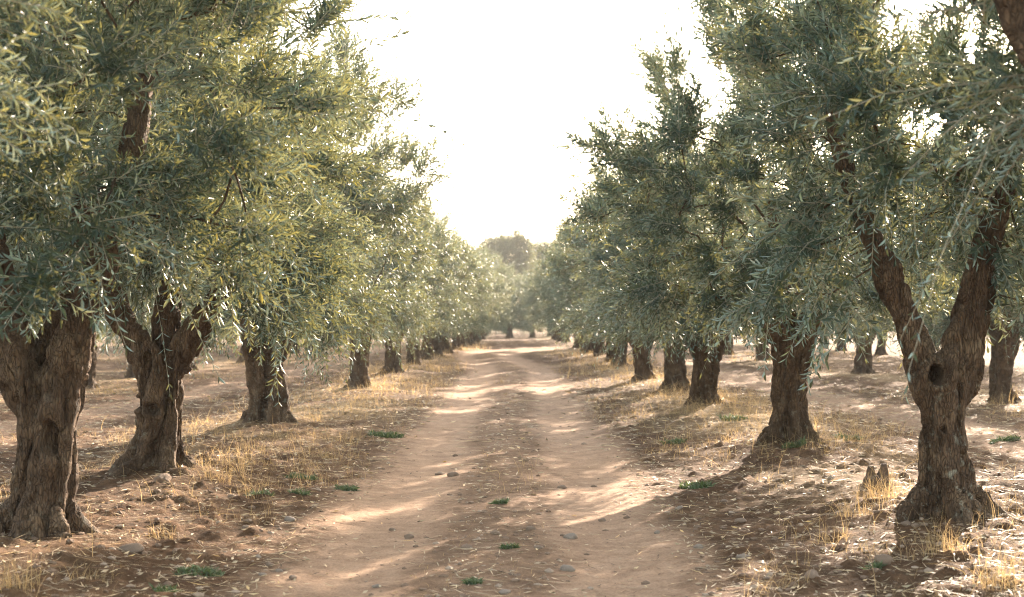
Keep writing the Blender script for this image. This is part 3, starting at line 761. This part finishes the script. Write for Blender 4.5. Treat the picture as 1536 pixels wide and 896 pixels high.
# green weed patches
weeds = [(580, 655, 26, 'bright green weed patch left of the track level with the third tree on the left'), (453, 720, 24, 'flat green weed patch right of the mound of the V-forked tree'), (392, 744, 18, 'yellow green weed patch nearest the mound of the V-forked tree'),
         (452, 746, 16, 'small yellow green weed patch below the flat green one left of the track'), (300, 860, 36, 'blue green weed patch at the bottom left in front of the cut-off tree'), (750, 757, 11, 'tiny weed on the middle ridge of the track'),
         (710, 873, 13, 'small weed on the middle ridge at the bottom of the track'), (1045, 730, 26, 'green weed patch right of the track before the ribbed tree'), (1010, 668, 16, 'green weed clump between the right rut and the cleft tree'),
         (765, 823, 14, 'yellowish weed on the middle ridge beside the dark stones'), (1190, 640 + 25, 18, 'grey green weeds at the foot of the ribbed tree'), (1100, 630, 20, 'grey green weeds right of the cleft tree'),
         (1505, 662, 22, 'green weeds on the far side of the side track at the right edge'), (1270, 660, 20, 'green weeds beside the side track behind the mound of the ribbed tree'), (1310, 860, 12, 'small upright weed in front of the knot-holed tree'),
         (250, 888, 20, 'leafy upright weed at the bottom edge on the left'), (520, 735, 16, 'faint weed patch at the outer edge of the left rut')]
for (px, py, w, lab) in weeds:
    X, Z, g = base_at(px, py); r = w / F * Z; N = int(90 + w * 9); a = rng.uniform(0, 6.28, N); rr = r * np.sqrt(rng.uniform(0, 1, N))
    x, y = rr * np.cos(a), rr * np.sin(a) * .8; z0 = float(gz([X], [Z])[0]); z = gz(X + x, Z + y) - z0 - .005
    v, q, aa = blades(rng, x, y, rng.uniform(.025, .065, N) * min(max(Z / 9, 1), 2.2), rng.uniform(.35, .95, N), rng.uniform(.008, .018, N) * min(max(Z / 10, 1), 1.8), 2, z)
    o = link('weed_patch', quad_mesh('weed_patch', v, q, None, {'rnd': aa}, [M['weed']])); o.location = (X, Z, z0); tag(o, lab, 'weed', 'green weeds on the ground')

# distinct dry grass tufts
tufts = [(325, 722, .20, 60, 'orange dry grass tuft right of the roots of the V-forked tree'), (490, 690, .20, 50, 'pale yellow grass tuft between the V-forked tree and the track'), (250, 805, .16, 45, 'small dry tuft in front of the right root of the cut-off tree'),
         (140, 870, .14, 40, 'short dry tuft at the bottom left in front of the cut-off tree'), (20, 885, .30, 70, 'golden dry grass at the bottom left corner'), (1320, 755, .36, 90, 'tall golden grass against the dead stump left of the knot-holed tree'),
         (1275, 780, .28, 60, 'golden grass left of the dead stump'), (1415, 835, .24, 70, 'sprawling dry tuft in front of the foot of the knot-holed tree'), (1500, 880, .28, 80, 'yellow green grass clump at the bottom right corner'),
         (1245, 812, .22, 45, 'dry tuft on the soil ridge left of the knot-holed tree'), (1180, 880, .14, 40, 'small tuft at the bottom edge right of the track'), (280, 745, .18, 30, 'upright dry stalks on the mound below the V-forked tree')]
for (px, py, h, N, lab) in tufts:
    X, Z, g = base_at(px, py); N = int(N * 1.3); h *= .8; x = np.clip(rng.normal(0, .07, N), -.11, .11); y = np.clip(rng.normal(0, .06, N), -.09, .09); z0 = float(gz([X], [Z])[0]); z = gz(X + x, Z + y) - z0 - .01
    v, q, aa = blades(rng, x, y, h * rng.uniform(.4, 1.3, N), rng.uniform(.05, .9, N), rng.uniform(.003, .005, N), 5, z)
    o = link('grass_tuft', quad_mesh('grass_tuft', v, q, None, {'rnd': aa}, [M['straw']])); o.location = (X, Z, z0); tag(o, lab, 'grass tuft', 'dry grass tufts')

# dead stump left of the knot-holed tree
X, Z, g = base_at(1314, 735)
tb = []
for i in range(6):
    a = i * 1.05 + .3; rr = .055; hh = [.17, .12, .19, .10, .11, .21][i]
    tb.append((np.array([[rr * 1.5 * math.cos(a), rr * 1.5 * math.sin(a), -.05], [rr * math.cos(a), rr * math.sin(a), .08], [rr * math.cos(a + .2), rr * math.sin(a + .2), hh]]), np.array([.06, .05, .028])))
V, Fc = closed_tubes(tb); v, n, q = remesh(V, Fc, .01, 2)
v = v + n * ((fbm(v[:, 0] * 22, v[:, 1] * 22, v[:, 2] * 7, 3, 3) - .5) * .05)[:, None]
o = link('tree_stump', quad_mesh('tree_stump', v, q, None, None, [M['dead']], True)); o.location = (X, Z, float(gz([X], [Z])[0])); tag(o, 'small dark rotten stump in dry grass left of the knot-holed tree', 'stump')

# ------------------------------------------------------------------ haze
import bmesh
bm = bmesh.new(); bmesh.ops.create_cube(bm, size=1.0)
hme = bpy.data.meshes.new('haze'); bm.to_mesh(hme); bm.free()
HAZE = .0008
hm = bpy.data.materials.new('warm_haze'); t = nt(hm)
pv = t.nodes.new('ShaderNodeVolumePrincipled'); pv.inputs['Color'].default_value = (.97, .93, .86, 1); pv.inputs['Density'].default_value = HAZE; pv.inputs['Anisotropy'].default_value = 0.0
ou = t.nodes.new('ShaderNodeOutputMaterial'); t.links.new(pv.outputs[0], ou.inputs['Volume'])
hme.materials.append(hm); ho = link('haze', hme); ho.scale = (1600, 1500, 14.5); ho.location = (0, 500, 5.25)
tag(ho, 'faint warm haze filling the grove', 'haze', kind='stuff')

# ------------------------------------------------------------------ light
AZ, EL = R(24), R(19)
w = bpy.data.worlds.new('World'); scene.world = w; w.use_nodes = True; t = w.node_tree; t.nodes.clear()
sky = t.nodes.new('ShaderNodeTexSky'); sky.sky_type = 'NISHITA'; sky.sun_disc = False; sky.sun_elevation = EL; sky.sun_rotation = AZ
sky.air_density = 1.0; sky.dust_density = 2.0; sky.ozone_density = .6; sky.altitude = 0
bg = t.nodes.new('ShaderNodeBackground'); bg.inputs['Strength'].default_value = .15
ou = t.nodes.new('ShaderNodeOutputWorld'); hs = t.nodes.new('ShaderNodeHueSaturation'); hs.inputs['Saturation'].default_value = .7; t.links.new(sky.outputs[0], hs.inputs['Color'])
mxs = t.nodes.new('ShaderNodeMix'); mxs.data_type = 'RGBA'; mxs.blend_type = 'MULTIPLY'; mxs.inputs[0].default_value = 1.0; mxs.inputs[7].default_value = (1.0, .945, .85, 1)
t.links.new(hs.outputs[0], mxs.inputs[6]); t.links.new(mxs.outputs[2], bg.inputs['Color']); t.links.new(bg.outputs[0], ou.inputs['Surface'])
sun = bpy.data.lights.new('Sun', 'SUN'); sun.energy = 4.4; sun.angle = R(.53); sun.color = (1.0, .84, .68)
so = bpy.data.objects.new('Sun', sun); col.objects.link(so)
sv = Vector((math.sin(AZ) * math.cos(EL), math.cos(AZ) * math.cos(EL), math.sin(EL))); so.rotation_euler = sv.to_track_quat('Z', 'Y').to_euler(); so.location = sv * 60

# ------------------------------------------------------------------ camera
cam = bpy.data.cameras.new('Camera'); co = bpy.data.objects.new('Camera', cam); col.objects.link(co); scene.camera = co
cam.sensor_width = 36; cam.lens = 50; cam.clip_end = 3000; cam.clip_start = .1
co.location = (0, 0, CAMH)
yaw = math.atan((VX - 768) / F); pitch = math.atan((VY - 448) / F)
co.rotation_euler = (R(90) + pitch, 0, yaw)
cam.dof.use_dof = True; cam.dof.focus_distance = 12.0; cam.dof.aperture_fstop = 2.6; cam.dof.aperture_blades = 0

vs = scene.view_settings; scene.display_settings.display_device = 'sRGB'
vs.view_transform = 'Standard'; vs.look = 'None'; vs.gamma = 1.0; vs.use_curve_mapping = False; vs.exposure = 2.42
cy = scene.cycles if hasattr(scene, 'cycles') else None
scene.render.engine = 'CYCLES'; cy = scene.cycles
cy.max_bounces = 6; cy.diffuse_bounces = 3; cy.glossy_bounces = 2; cy.transmission_bounces = 4; cy.volume_bounces = 0; cy.transparent_max_bounces = 8
cy.caustics_reflective = False; cy.caustics_refractive = False
cy.use_adaptive_sampling = False; cy.use_denoising = True; cy.pixel_filter_type = 'BLACKMAN_HARRIS'; cy.filter_width = 1.1
